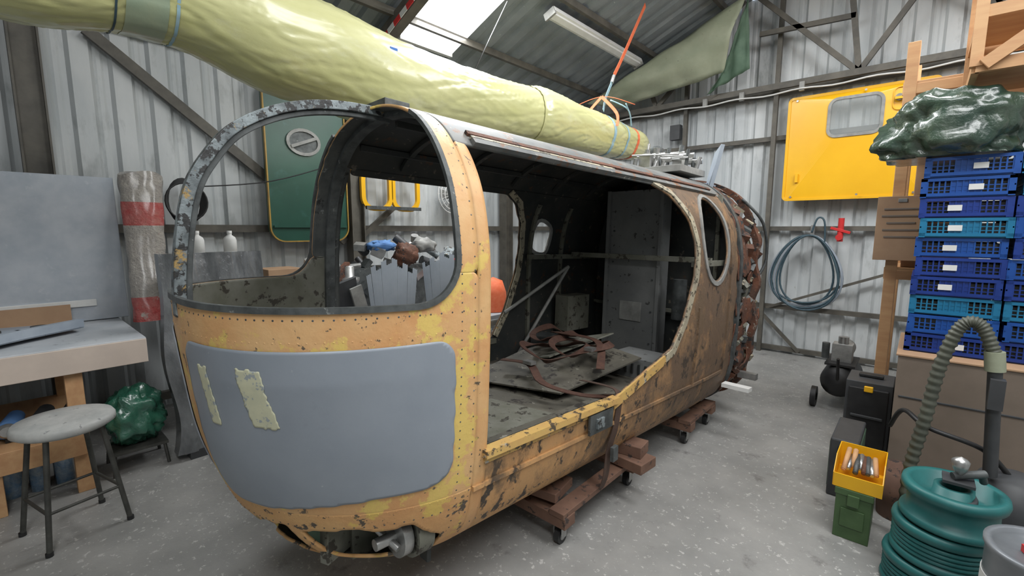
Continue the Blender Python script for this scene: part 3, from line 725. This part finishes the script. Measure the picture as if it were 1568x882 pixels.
b=B('red_air_valve'); b.cyl((-.72,6.52,1.45),(-.72,6.52,1.72),.03,m_red,12); b.box((-.72,6.5,1.58),(.2,.03,.03),m_red,rot=(0,.3,0)); b.cyl((-.72,6.5,1.5),(-.72,6.42,1.5),.035,m_red,12); b.cyl((-.72,6.6,1.62),(-.72,6.5,1.62),.015,m_metal,8); b.done(bevel=.003)

# ------------------------------------------------------------------ left wall items
b=B('green_aircraft_door',(-4.8,2.25,2.2))
P=rr(1.80,2.62,1.47,3.05,.14); b.add([(-4.80,y,z) for y,z in P]+[(-4.86,y,z) for y,z in P],[tuple(range(len(P))),tuple(range(len(P),2*len(P)))[::-1]]+[(i,(i+1)%len(P),len(P)+(i+1)%len(P),len(P)+i) for i in range(len(P))],m_green)
b.ribbon([(-4.80,y,z) for y,z in P],.012,.03,m_ochre,closed=True,up=(1,0,0))
ell=[(-4.79,2.17+.16*math.cos(q),2.47+.12*math.sin(q)) for q in [2*PI*i/24 for i in range(24)]]
b.ribbon(ell,.03,.02,m_gasket,closed=True,up=(1,0,0)); b.add([(-4.795,p[1],p[2]) for p in ell],[tuple(range(24))],m_hoopd)
b.box((-4.78,2.17,2.47),(.02,.28,.03),m_gasket,rot=(.4,0,0))
b.tube(crv([(-4.75,1.1,1.95),(-4.7,1.8,2.05),(-4.6,2.5,2.3)],6),.006,m_black,6)
b.beam((-4.79,1.83,2.95),(-4.79,2.6,2.95),.02,.02,m_green); b.beam((-4.79,1.83,1.62),(-4.79,2.6,1.62),.02,.02,m_green)
b.done()
b=B('cable_coil')
for k in range(5): b.tube([(-4.85+.02*k,1.12+(.12+.008*k)*math.cos(q),1.83+(.2-.01*k)*math.sin(q)) for q in [2*PI*i/24 for i in range(24)]],.008,m_black,6,True,up=(1,0,0))
b.done()
b=B('yellow_window_frame',(-4.7,3.1,2.05))
for cy in (3.0,3.40):
    P=[(-4.8,y,z) for y,z in rr(cy-.18,cy+.18,1.83,2.28,.13)]; b.ribbon(P,.05,.04,m_yellow,closed=True,up=(1,0,0))
b.beam((-4.77,2.84,2.24),(-4.77,3.6,2.24),.03,.05,m_yellow); b.beam((-4.77,2.84,1.84),(-4.77,3.6,1.84),.03,.04,m_hoopd)
b.done()
b=B('wall_fan',(-4.8,4.1,2.05))
for r in (.08,.14,.2,.25): b.tube([(-4.72,4.1+r*math.cos(q),2.05+r*math.sin(q)) for q in [2*PI*i/28 for i in range(28)]],.006,m_label,6,True,up=(1,0,0))
for i in range(18): q=2*PI*i/18; b.tube([(-4.72,4.1+.05*math.cos(q),2.05+.05*math.sin(q)),(-4.75,4.1+.25*math.cos(q),2.05+.25*math.sin(q))],.003,m_label,4,up=(1,0,0))
for i in range(4):
    q=PI/2*i; b.box((-4.76,4.1+.11*math.cos(q),2.05+.11*math.sin(q)),(.01,.2,.1),m_gasket,rot=(q,0,.3))
b.cyl((-4.9,4.1,2.05),(-4.73,4.1,2.05),.06,m_label); b.done()
BZ=.13
b=B('workbench',(-4.2,-.3,0))
b.box((-4.2,-.5,.765+BZ),(1.1,2.14,.035),m_bench); b.box((-3.655,-.5,.70+BZ),(.03,2.14,.15),m_fascia)
b.box((-3.638,-.1,.70+BZ),(.006,.01,.15),m_card)
for y in (-1.5,.22):
    for x in (-3.74,-4.7): b.box((x,y,.375+BZ/2),(.08,.08,.75+BZ),m_wood)
b.box((-4.2,-.65,.36),(1.05,1.8,.025),m_wood); b.box((-3.68,-.65,.31),(.03,1.8,.13),m_wood)
b.beam((-3.72,-.15,0),(-3.72,-.15,.3),.08,.06,m_wood)
b.done(bevel=.004)
b=B('foam_board'); b.box((-4.66,-.31,1.45),(.05,1.88,1.07),m_board,rot=(0,-.07,0)); b.box((-4.6,.2,1.05),(.02,.5,.05),m_label,rot=(0,-.07,0)); b.done(bevel=.004)
b=B('cardboard_sheet'); b.box((-4.52,-.1,.99),(.02,.8,.14),m_card,rot=(0,-.08,0)); b.done()
b=B('aircraft_panel')
P=[(-4.40,-1.0),(-3.85,-.9),(-3.72,-.2),(-3.95,.05),(-4.15,.33),(-4.3,.3),(-4.45,-.2)]
b.add([(x,y,.83+BZ+.05*(y<-.5)) for x,y in P],[tuple(range(7))],m_gblue)
for x,y,r in ((-4.1,-.1,.06),(-4.15,.12,.04),(-4.0,-.4,.05)): b.cyl((x,y,.832+BZ),(x,y,.836+BZ),r,m_inner,18)
b.beam((-3.95,.03,.845+BZ),(-4.15,.31,.845+BZ),.015,.03,m_gblue); b.beam((-3.72,-.2,.845+BZ),(-3.95,.03,.845+BZ),.015,.03,m_gblue)
b.done(solid=.02)
b=B('bubble_wrapped_roll',(-4.5,.8,1.3))
c0=V((-4.38,.73,.90)); c1=V((-4.66,.80,2.03))
def rl(u,v):
    a_=2*PI*v; c=c0.lerp(c1,u); r=(.105+.035*u)*(1+.10*noise.noise(V((math.cos(a_)*2,math.sin(a_)*2,u*9))))
    return c+V((r*.5*math.cos(a_),r*math.sin(a_),.02*math.sin(a_*2+1)*(u>.99)))
for i,(u0,u1,m) in enumerate(((0,.16,m_bubred),(.16,.64,m_bubble),(.64,.80,m_bubred),(.80,1,m_bubble))):
    b.grid(lambda u,v:rl(u0+(u1-u0)*u,v),10,32,m,True,True)
b.add([rl(1,i/24) for i in range(24)],[tuple(range(24))],m_bubble); b.done()
b=B('polythene_wrapped_panel',(-3.8,.95,.7))
def pw(side):
    def g(u,v):
        y=.70+.64*u; z=.05+1.38*v; w_=noise.noise(V((u*4,v*3,side*5)))*.05+noise.noise(V((u*13,v*4,side)))*.02
        yb=y+.04*(1-v)*math.sin(v*9)-(.02*(1-v)); return V((-3.72-.12*(v)+side*(.05+w_)-.02*abs(u-.5),yb,z))
    return g
b.grid(pw(1),40,50,m_cplast); b.grid(pw(-1),40,50,m_cplast)
b.grid(lambda u,v:pw(1)(0,v).lerp(pw(-1)(0,v),u),3,50,m_cplast); b.grid(lambda u,v:pw(1)(1,v).lerp(pw(-1)(1,v),u),3,50,m_cplast); b.grid(lambda u,v:pw(1)(v,1).lerp(pw(-1)(v,1),u),3,40,m_cplast)
b.box((-3.72,1.0,.03),(.1,.5,.06),m_dkgrey)
b.done()
def bottle(x,y,z,h,r,m,cap):
    b=B('plastic_bottle',(x,y,z)); b.lathe((x,y,z),[(0,0),(r,0),(r,h*.6),(r*.85,h*.72),(r*.35,h*.82),(r*.35,h*.9)],m,20); b.lathe((x,y,z+h*.88),[(r*.4,0),(r*.4,h*.12),(0,h*.12)],cap,16); b.done()
b=B('rear_workbench',(-3.9,2.85,0))
b.box((-3.95,2.85,.70),(1.5,2.8,.04),m_bench)
for x in (-3.3,-4.6):
    for y in (1.5,2.85,4.15): b.box((x,y,.34),(.07,.07,.68),m_wood)
b.box((-3.95,2.85,.25),(1.4,2.7,.03),m_fascia)
b.done(bevel=.003)
b=B('steel_cabinet',(-4.45,1.17,0)); b.box((-4.45,1.17,.69),(.4,.46,1.38),m_gasket); b.box((-4.243,1.17,.75),(.01,.4,1.2),m_chan); b.box((-4.235,1.3,.8),(.02,.02,.12),m_metal); b.done(bevel=.005)
bottle(-4.45,1.09,1.381,.2,.05,m_label,m_white)
bottle(-4.45,1.33,1.381,.2,.05,m_label,m_white)
b=B('storage_boxes'); b.box((-4.4,1.7,.98),(.3,.3,.52),m_card); b.box((-4.1,1.78,.9),(.22,.25,.36),m_gblue); b.box((-4.45,2.25,.86),(.3,.3,.28),m_card); b.box((-4.1,1.52,.84),(.25,.2,.24),m_gasket); b.done(bevel=.004)
b=B('dismantled_gearbox',(-3.5,2.5,1))
def sheet(x,y,w_,h,rot,ph=0):
    n=30
    for i in range(n):
        u0=i/n;u1=(i+1)/n
        def pt(u,z,k=1):
            a_=(u-.5)*1.2; p=V((math.sin(a_)*w_*.8*k,math.cos(a_)*w_*.3-.05*z,z)); p=Matrix.Rotation(rot,3,'Z')@p; return p+V((x,y,.725))
        hh=h-(.05 if ((i+ph)//3)%2 else 0)-.22*abs(u0-.5)
        b.add([pt(u0,0,.75),pt(u1,0,.75),pt(u1,hh),pt(u0,hh)],[(0,1,2,3)],m_cowl,False)
sheet(-3.36,2.22,.46,.64,-2.16); sheet(-3.20,2.68,.46,.68,-2.25,2); sheet(-3.22,3.08,.30,.58,-2.35)
random.seed(11)
for i in range(80):
    x=-3.95+random.random()*.35; y=1.65+random.random()*1.9; z=.78+random.random()*.66; m=random.choice([m_metal,m_hoopd,m_gasket,m_metal,m_dkgrey,m_hoop])
    if i%2: b.cyl((x,y,z),(x+random.uniform(-.1,.1),y+random.uniform(-.1,.1),z+random.uniform(.03,.12)),random.uniform(.02,.05),m,12)
    else: b.box((x,y,z),(random.uniform(.04,.12),random.uniform(.05,.16),random.uniform(.04,.12)),m,rot=(random.random(),random.random(),random.random()))
b.box((-3.80,2.6,.99),(.25,1.6,.52),m_hoopd)
b.lathe((-3.48,1.88,1.15),[(.03,0),(.09,.01),(.09,.05),(.05,.06),(.05,.14),(.03,.15),(0,.15)],m_metal,20); b.cyl((-3.53,1.78,1.28),(-3.45,1.98,1.3),.02,m_metal,10); b.cyl((-3.48,1.88,.725),(-3.48,1.88,1.16),.04,m_hoopd,14)
b.beam((-3.35,1.50,1.05),(-3.5,1.90,1.3),.05,.07,m_rust)
b.box((-3.32,1.68,.965),(.03,.42,.44),m_dkgrey,rot=(.25,.2,.2)); b.box((-3.28,1.88,.95),(.02,.1,.42),m_gasket,rot=(.3,.1,0))
b.blob((-3.72,2.35,1.44),(.10,.14,.05),m_bcloth,.5,4,seed=4); b.blob((-3.62,2.75,1.44),(.10,.13,.07),m_gasket,.4,3,seed=7); b.blob((-3.55,2.5,1.36),(.10,.12,.1),m_rust,.4,3,seed=2)
b.lathe((-3.4,3.5,.725),[(.15,0),(.14,.2),(.10,.32),(.0,.36)],m_orstrap,20)
b.done(solid=0)
b=B('fire_extinguisher'); b.lathe((-4.4,3.75,.72),[(0,0),(.09,0),(.09,.42),(.07,.5),(.03,.54),(.03,.6)],m_red,20); b.box((-4.4,3.75,1.35),(.05,.14,.03),m_black); b.tube(crv([(-4.4,3.7,1.32),(-4.36,3.62,1.2),(-4.32,3.64,.95)],5),.012,m_black,6); b.done()
def stool(x,y,h,r,ms):
    b=B('stool',(x,y,0))
    b.lathe((x,y,h),[(0,-.05),(r*.9,-.05),(r,-.035),(r,-.012),(r*.95,.004),(r*.5,.010),(0,.012)],ms,36)
    for i in range(4):
        a_=PI/4+i*PI/2+.25; p=V((x+r*.75*math.cos(a_),y+r*.75*math.sin(a_),h-.04)); q=V((x+r*1.15*math.cos(a_),y+r*1.15*math.sin(a_),0)); b.cyl(p,q,.012,m_stool,10)
        b.cyl(q,q+V((0,0,.02)),.016,m_black,10)
    P=[]
    for i in range(4):
        a_=PI/4+i*PI/2+.25; rr_=r*1.02; P.append(V((x+rr_*math.cos(a_),y+rr_*math.sin(a_),h*.33)))
    for i in range(4): b.cyl(P[i],P[(i+1)%4],.008,m_stool,8)
    b.done()
stool(-3.27,.14,.615,.205,m_seat)
b=B('green_plastic_bag'); b.blob((-3.90,.50,.34),(.15,.16,.18),m_gplastic,.3,2.5,n=48,seed=9,flat=-.18,e=.8,fold=.1)
b.box((-3.90,.5,.15),(.3,.3,.02),m_stool)
for dx in (-.13,.13):
    for dy in (-.13,.13): b.cyl((-3.90+dx,.5+dy,.15),(-3.90+dx*1.1,.5+dy*1.1,0),.01,m_stool,8)
b.done()
b=B('water_bottle_pack')
for i in range(10):
    for j in range(2):
        x=-3.95-j*.1; y=-.85+i*.11; b.lathe((x,y,0),[(0,0),(.045,0),(.045,.15),(.035,.19),(.014,.22),(.014,.24),(0,.24)],m_water,12); b.lathe((x,y,.225),[(.017,0),(.017,.02),(0,.02)],m_blue,10)
b.done()
b=B('power_tools')
random.seed(21)
for i in range(9):
    y=-.85+i*.13; m=random.choice([m_dkgrey,m_black,m_gblue,m_bcloth,m_dkgrey]); b.cyl((-3.85,y,.44),(-4.05,y+.04,.46),.055,m,14,.04); b.box((-3.85,y+.01,.41),(.05,.05,.07),m_black); b.lathe((-3.78,y,.46),[(.03,-.02),(.045,0),(.03,.02)],m_metal,12,'X')
b.done(bevel=.003)

# ------------------------------------------------------------------ right side
def crate(b,x,y,z,m,label):
    w_,d,h=.385,.58,.108
    b.box((x,y,z+.006),(w_-.02,d-.02,.012),m)
    for dz in (.012,h-.010):
        for sy in (-1,1): b.box((x,y+sy*(d/2-.005),z+dz+.004),(w_,.010,.018),m)
        for sx in (-1,1): b.box((x+sx*(w_/2-.005),y,z+dz+.004),(.010,d,.018),m)
    for sx in (-1,1):
        for sy in (-1,1): b.box((x+sx*(w_/2-.014),y+sy*(d/2-.014),z+h/2),(.028,.028,h),m)
    b.box((x,y-d/2+.012,z+h/2),(.13,.006,h*.7),m)
    for i in range(14):
        xx=x-w_/2+.03+i*(w_-.06)/13; b.box((xx,y-d/2+.008,z+h/2),(.007,.006,h*.8),m)
    for zz in (.04,.062): b.box((x,y-d/2+.010,z+zz),(w_-.03,.005,.005),m)
    for i in range(18):
        yy_=y-d/2+.03+i*(d-.06)/17; b.box((x-w_/2+.008,yy_,z+h/2),(.006,.009,h*.8),m)
    for q in (-1,1): b.beam((x+q*(w_/2-.005),y-d/2,z+h*.55),(x+q*(w_/2-.005),y+d/2,z+h*.55),.006,.008,m)
    b.box((x,y,z+h*.45),(w_-.05,d-.05,h*.6),m_inner)
    if label: b.box((x+.04*label,y-d/2-.002,z+h*.5),(.06,.003,.032),m_label)
b=B('crate_stack',(.25,3.95,.86))
random.seed(4)
ms=[m_crate3,m_crate,m_crate2,m_crate3,m_crate3,m_crate,m_crate2,m_crate3,m_crate,m_crate]
for c in range(2):
    for k in range(10):
        mm=ms[k] if c==0 else random.choice([m_crate,m_crate2,m_crate3,m_crate3])
        crate(b,.165+c*.395+random.uniform(-.01,.01),3.95+random.uniform(-.012,.012),.862+k*.1145,mm,random.choice([0,1,-1,1]))
b.done()
b=B('brown_box',(.4,3.9,0)); b.box((.37,3.9,.425),(.84,.74,.85),m_brown); b.box((.37,3.9,.853),(.86,.76,.012),m_card); b.box((.37,3.528,.6),(.8,.006,.012),m_dkgrey); b.box((.37,3.528,.3),(.02,.006,.5),m_card); b.done(bevel=.006)
b=B('tarp_covered_bundle'); b.blob((.05,3.85,2.16),(.31,.30,.21),m_dgplastic,.22,1.8,n=84,seed=12,flat=-.148,e=.65,fold=.07); b.done()
b=B('timber_rack',(.3,4.7,0))
for x in (-.16,.85):
    for y in (4.45,5.1): b.box((x,y,1.45),(.07,.07,2.9),m_wood)
for z in (1.3,2.25,2.62):
    b.box((.35,4.78,z),(1.1,.72,.025),m_wood); b.box((.35,4.43,z-.04),(1.1,.025,.07),m_wood)
b.done(bevel=.003)
b=B('cardboard_carton',(0,4.6,1.3)); b.box((.07,4.72,1.575),(.36,.4,.52),m_card)
b.box((-.13,4.37,1.6),(.28,.06,.46),m_card)
for i,wl in enumerate((.2,.22,.16,.2,.18)): b.box((-.13,4.338,1.74-.05*i),(wl,.003,.013),m_brown)
b.box((-.13,4.338,1.80),(.05,.003,.025),m_gasket); b.done(bevel=.004)
b=B('carton'); b.box((.07,4.72,1.98),(.3,.30,.28),m_card); b.done(bevel=.004)
b=B('timber_crate_frame',(.5,4.0,2.7))
X0,X1,Y0,Y1,Z0,Z1=.13,1.0,3.55,4.3,2.45,3.1
for x in (X0,X1):
    for y in (Y0,Y1): b.box((x,y,(Z0+Z1)/2),(.05,.05,Z1-Z0),m_wood)
for z in (Z0,Z1,2.72):
    for y in (Y0,Y1): b.box(((X0+X1)/2,y,z),(X1-X0,.03,.06),m_wood)
    for x in (X0,X1): b.box((x,(Y0+Y1)/2,z),(.03,Y1-Y0,.06),m_wood)
b.beam((X0+.03,Y0-.03,Z0),(X1,Y0-.03,Z1),.03,.06,m_wood)
b.lathe((.55,3.9,2.9),[(0,-.18),(.1,-.18),(.13,-.1),(.13,.1),(.1,.18),(0,.18)],m_fascia,20,'X')
b.cyl((.4,3.9,2.9),(.25,3.9,2.9),.03,m_metal,12); b.box((.55,3.9,2.74),(.84,.7,.02),m_wood); b.box((.55,3.9,2.46),(.84,.7,.02),m_wood)
b.blob((.6,3.8,2.58),(.26,.22,.11),m_label,.25,3,n=32,seed=3,flat=-.1)
b.done(bevel=.003)
b=B('black_tool_case',(-.18,4.1,0)); b.box((-.19,4.08,.28),(.26,.3,.52),m_dkgrey); b.box((-.19,3.92,.28),(.22,.03,.44),m_black)
b.box((-.19,4.08,.555),(.14,.05,.02),m_black); b.box((-.19,3.9,.5),(.05,.02,.04),m_bin); b.box((-.19,3.9,.3),(.18,.01,.02),m_dkgrey); b.done(bevel=.012)
b=B('grey_tool_case',(-.24,3.4,0)); b.box((-.24,3.42,.18),(.14,.42,.36),m_dkgrey); b.box((-.24,3.42,.185),(.15,.36,.3),m_tarpd)
b.box((-.24,3.2,.31),(.06,.02,.04),m_black); b.done(bevel=.01)
b=B('ammo_can',(-.15,2.9,0)); b.box((-.15,2.92,.12),(.15,.27,.24),m_ammo); b.box((-.15,2.92,.255),(.16,.285,.035),m_ammo)
b.box((-.15,2.775,.22),(.05,.012,.06),m_ammo); b.box((-.15,2.78,.12),(.1,.006,.1),m_ammo); b.done(bevel=.005)
b=B('yellow_parts_bin',(-.13,2.9,.28))
x,y,z=-.14,2.92,.275; w_,d,h=.20,.27,.14
b.box((x,y,z+.004),(w_,d,.006),m_bin)
for sx in (-1,1): b.add([(x+sx*w_/2,y-d/2,z),(x+sx*w_/2,y+d/2,z),(x+sx*w_/2,y+d/2,z+h),(x+sx*w_/2,y-d/2+.08,z+h),(x+sx*w_/2,y-d/2,z+h*.5)],[(0,1,2,3,4)],m_bin)
b.box((x,y+d/2,z+h/2),(w_,.006,h),m_bin); b.box((x,y-d/2,z+h*.25),(w_,.006,h*.5),m_bin)
for i in range(9): b.cyl((x-.07+.017*i,y-.06+random.uniform(0,.08),z+.06),(x-.06+.014*i,y+.09,z+.09+random.random()*.04),.008,random.choice([m_metal,m_hoopd,m_wood,m_rust]),8)
b.done(solid=.004)
b=B('hose_reel_stack',(.19,2.6,0))
for k in range(3):
    z=.005+k*.172; r=.168; cx=.15+.02*k
    b.lathe((cx,2.62,z),[(.07,0),(r,0),(r+.005,.01),(r,.03),(r-.02,.035),(r-.02,.115),(r,.12),(r+.005,.14),(r,.16),(r-.03,.16),(r-.035,.09),(.07,.09),(.065,.16),(.045,.16),(.045,0)],m_teal,44)
    if k<2:
        for q in range(4): b.tube([(cx+(r-.01)*math.cos(a_),2.62+(r-.01)*math.sin(a_),z+.045+q*.019) for a_ in [2*PI*i/36 for i in range(36)]],.0095,m_teal,6,True)
b.tube(crv([(.12,2.55,.47),(.18,2.5,.48),(.25,2.56,.48),(.24,2.66,.48),(.14,2.68,.47)],6),.009,m_dkgrey,6)
b.done()
b=B('grey_metal_drum',(.41,2.22,0)); b.lathe((.41,2.22,0),[(0,0),(.155,0),(.16,.01),(.155,.03),(.155,.2),(.16,.21),(.155,.22),(.155,.5),(.162,.515),(.162,.53),(.14,.53),(.14,.515),(.0,.515)],m_drum,40)
b.ribbon([(.41+.157*math.cos(a_),2.22+.157*math.sin(a_),.36) for a_ in [2*PI*i/40 for i in range(40)]],.1,.003,m_white,closed=True,nrm=[(math.cos(2*PI*i/40),math.sin(2*PI*i/40),0) for i in range(40)])
b.box((.41,2.22,.53),(.14,.04,.025),m_red,rot=(0,0,.4)); b.done()
b=B('spray_gun',(.25,2.75,.55)); b.cyl((.18,2.6,.56),(.28,2.66,.58),.016,m_hoopd,12); b.cyl((.27,2.65,.58),(.28,2.68,.535),.014,m_hoopd,10); b.lathe((.20,2.61,.57),[(.01,0),(.025,.03),(.03,.06),(.02,.07),(0,.08)],m_metal,16); b.box((.2,2.62,.54),(.1,.1,.012),m_dkgrey); b.done()
b=B('vacuum_cleaner',(.42,3.1,0)); b.lathe((.42,3.1,0),[(0,.02),(.15,.02),(.17,.05),(.17,.3),(.16,.34),(.12,.42),(.05,.45),(0,.45)],m_dkgrey,32)
P=crv([(.05,2.95,.03),(.05,3.0,.37),(.085,3.0,.66),(.116,3.0,.94),(.17,3.0,1.14),(.235,3.0,1.155),(.29,3.0,1.03)],30)
b.tube(P,lambda i:.024+.005*(1 if i%4<2 else 0),m_hose,14,up=(0,1,0))
b.cyl((.29,3.0,1.04),(.30,3.0,.95),.036,m_tarp,16); b.cyl((.30,3.0,.95),(.33,3.0,.45),.026,m_dkgrey,16); b.box((.31,2.97,.85),(.05,.05,.14),m_dkgrey)
b.tube(crv([(-.05,3.4,.45),(.0,3.2,.62),(.1,3.05,.6),(.3,3.05,.55),(.4,3.08,.44)],6),.012,m_black,8)
b.done()
b=B('air_compressor',(-.45,5.05,0))
cx,cy=-.45,5.05
b.lathe((cx,cy,.26),[(0,-.3),(.08,-.29),(.13,-.25),(.14,-.2),(.14,.2),(.13,.25),(.08,.29),(0,.3)],m_black,28,'Y')
for sx in (-1,1): b.cyl((cx+sx*.15,cy-.23,.09),(cx+sx*.19,cy-.23,.09),.09,m_black,24); b.cyl((cx+sx*.15,cy-.23,.09),(cx+sx*.195,cy-.23,.09),.04,m_metal,16)
b.cyl((cx,cy+.25,0),(cx,cy+.25,.14),.02,m_black,10); b.box((cx,cy-.05,.41),(.22,.4,.02),m_black)
for i in range(7): b.box((cx,cy-.15+.02*i,.5),(.15,.01,.16),m_metal)
b.cyl((cx,cy-.03,.5),(cx,cy+.17,.5),.075,m_gasket,20); b.cyl((cx,cy-.09,.56),(cx,cy-.09,.64),.04,m_metal,12); b.cyl((cx-.12,cy-.15,.44),(cx-.12,cy-.15,.58),.03,m_hoopd,12)
b.tube([(cx,cy-.3,.3),(cx,cy-.38,.5)],.012,m_black,8); b.done(bevel=.002)
b=B('wicker_basket',(.02,3.22,0)); b.lathe((.02,3.22,0),[(0,0),(.09,0),(.11,.28),(.10,.28),(.085,.02),(0,.02)],m_woodd,20); b.done()
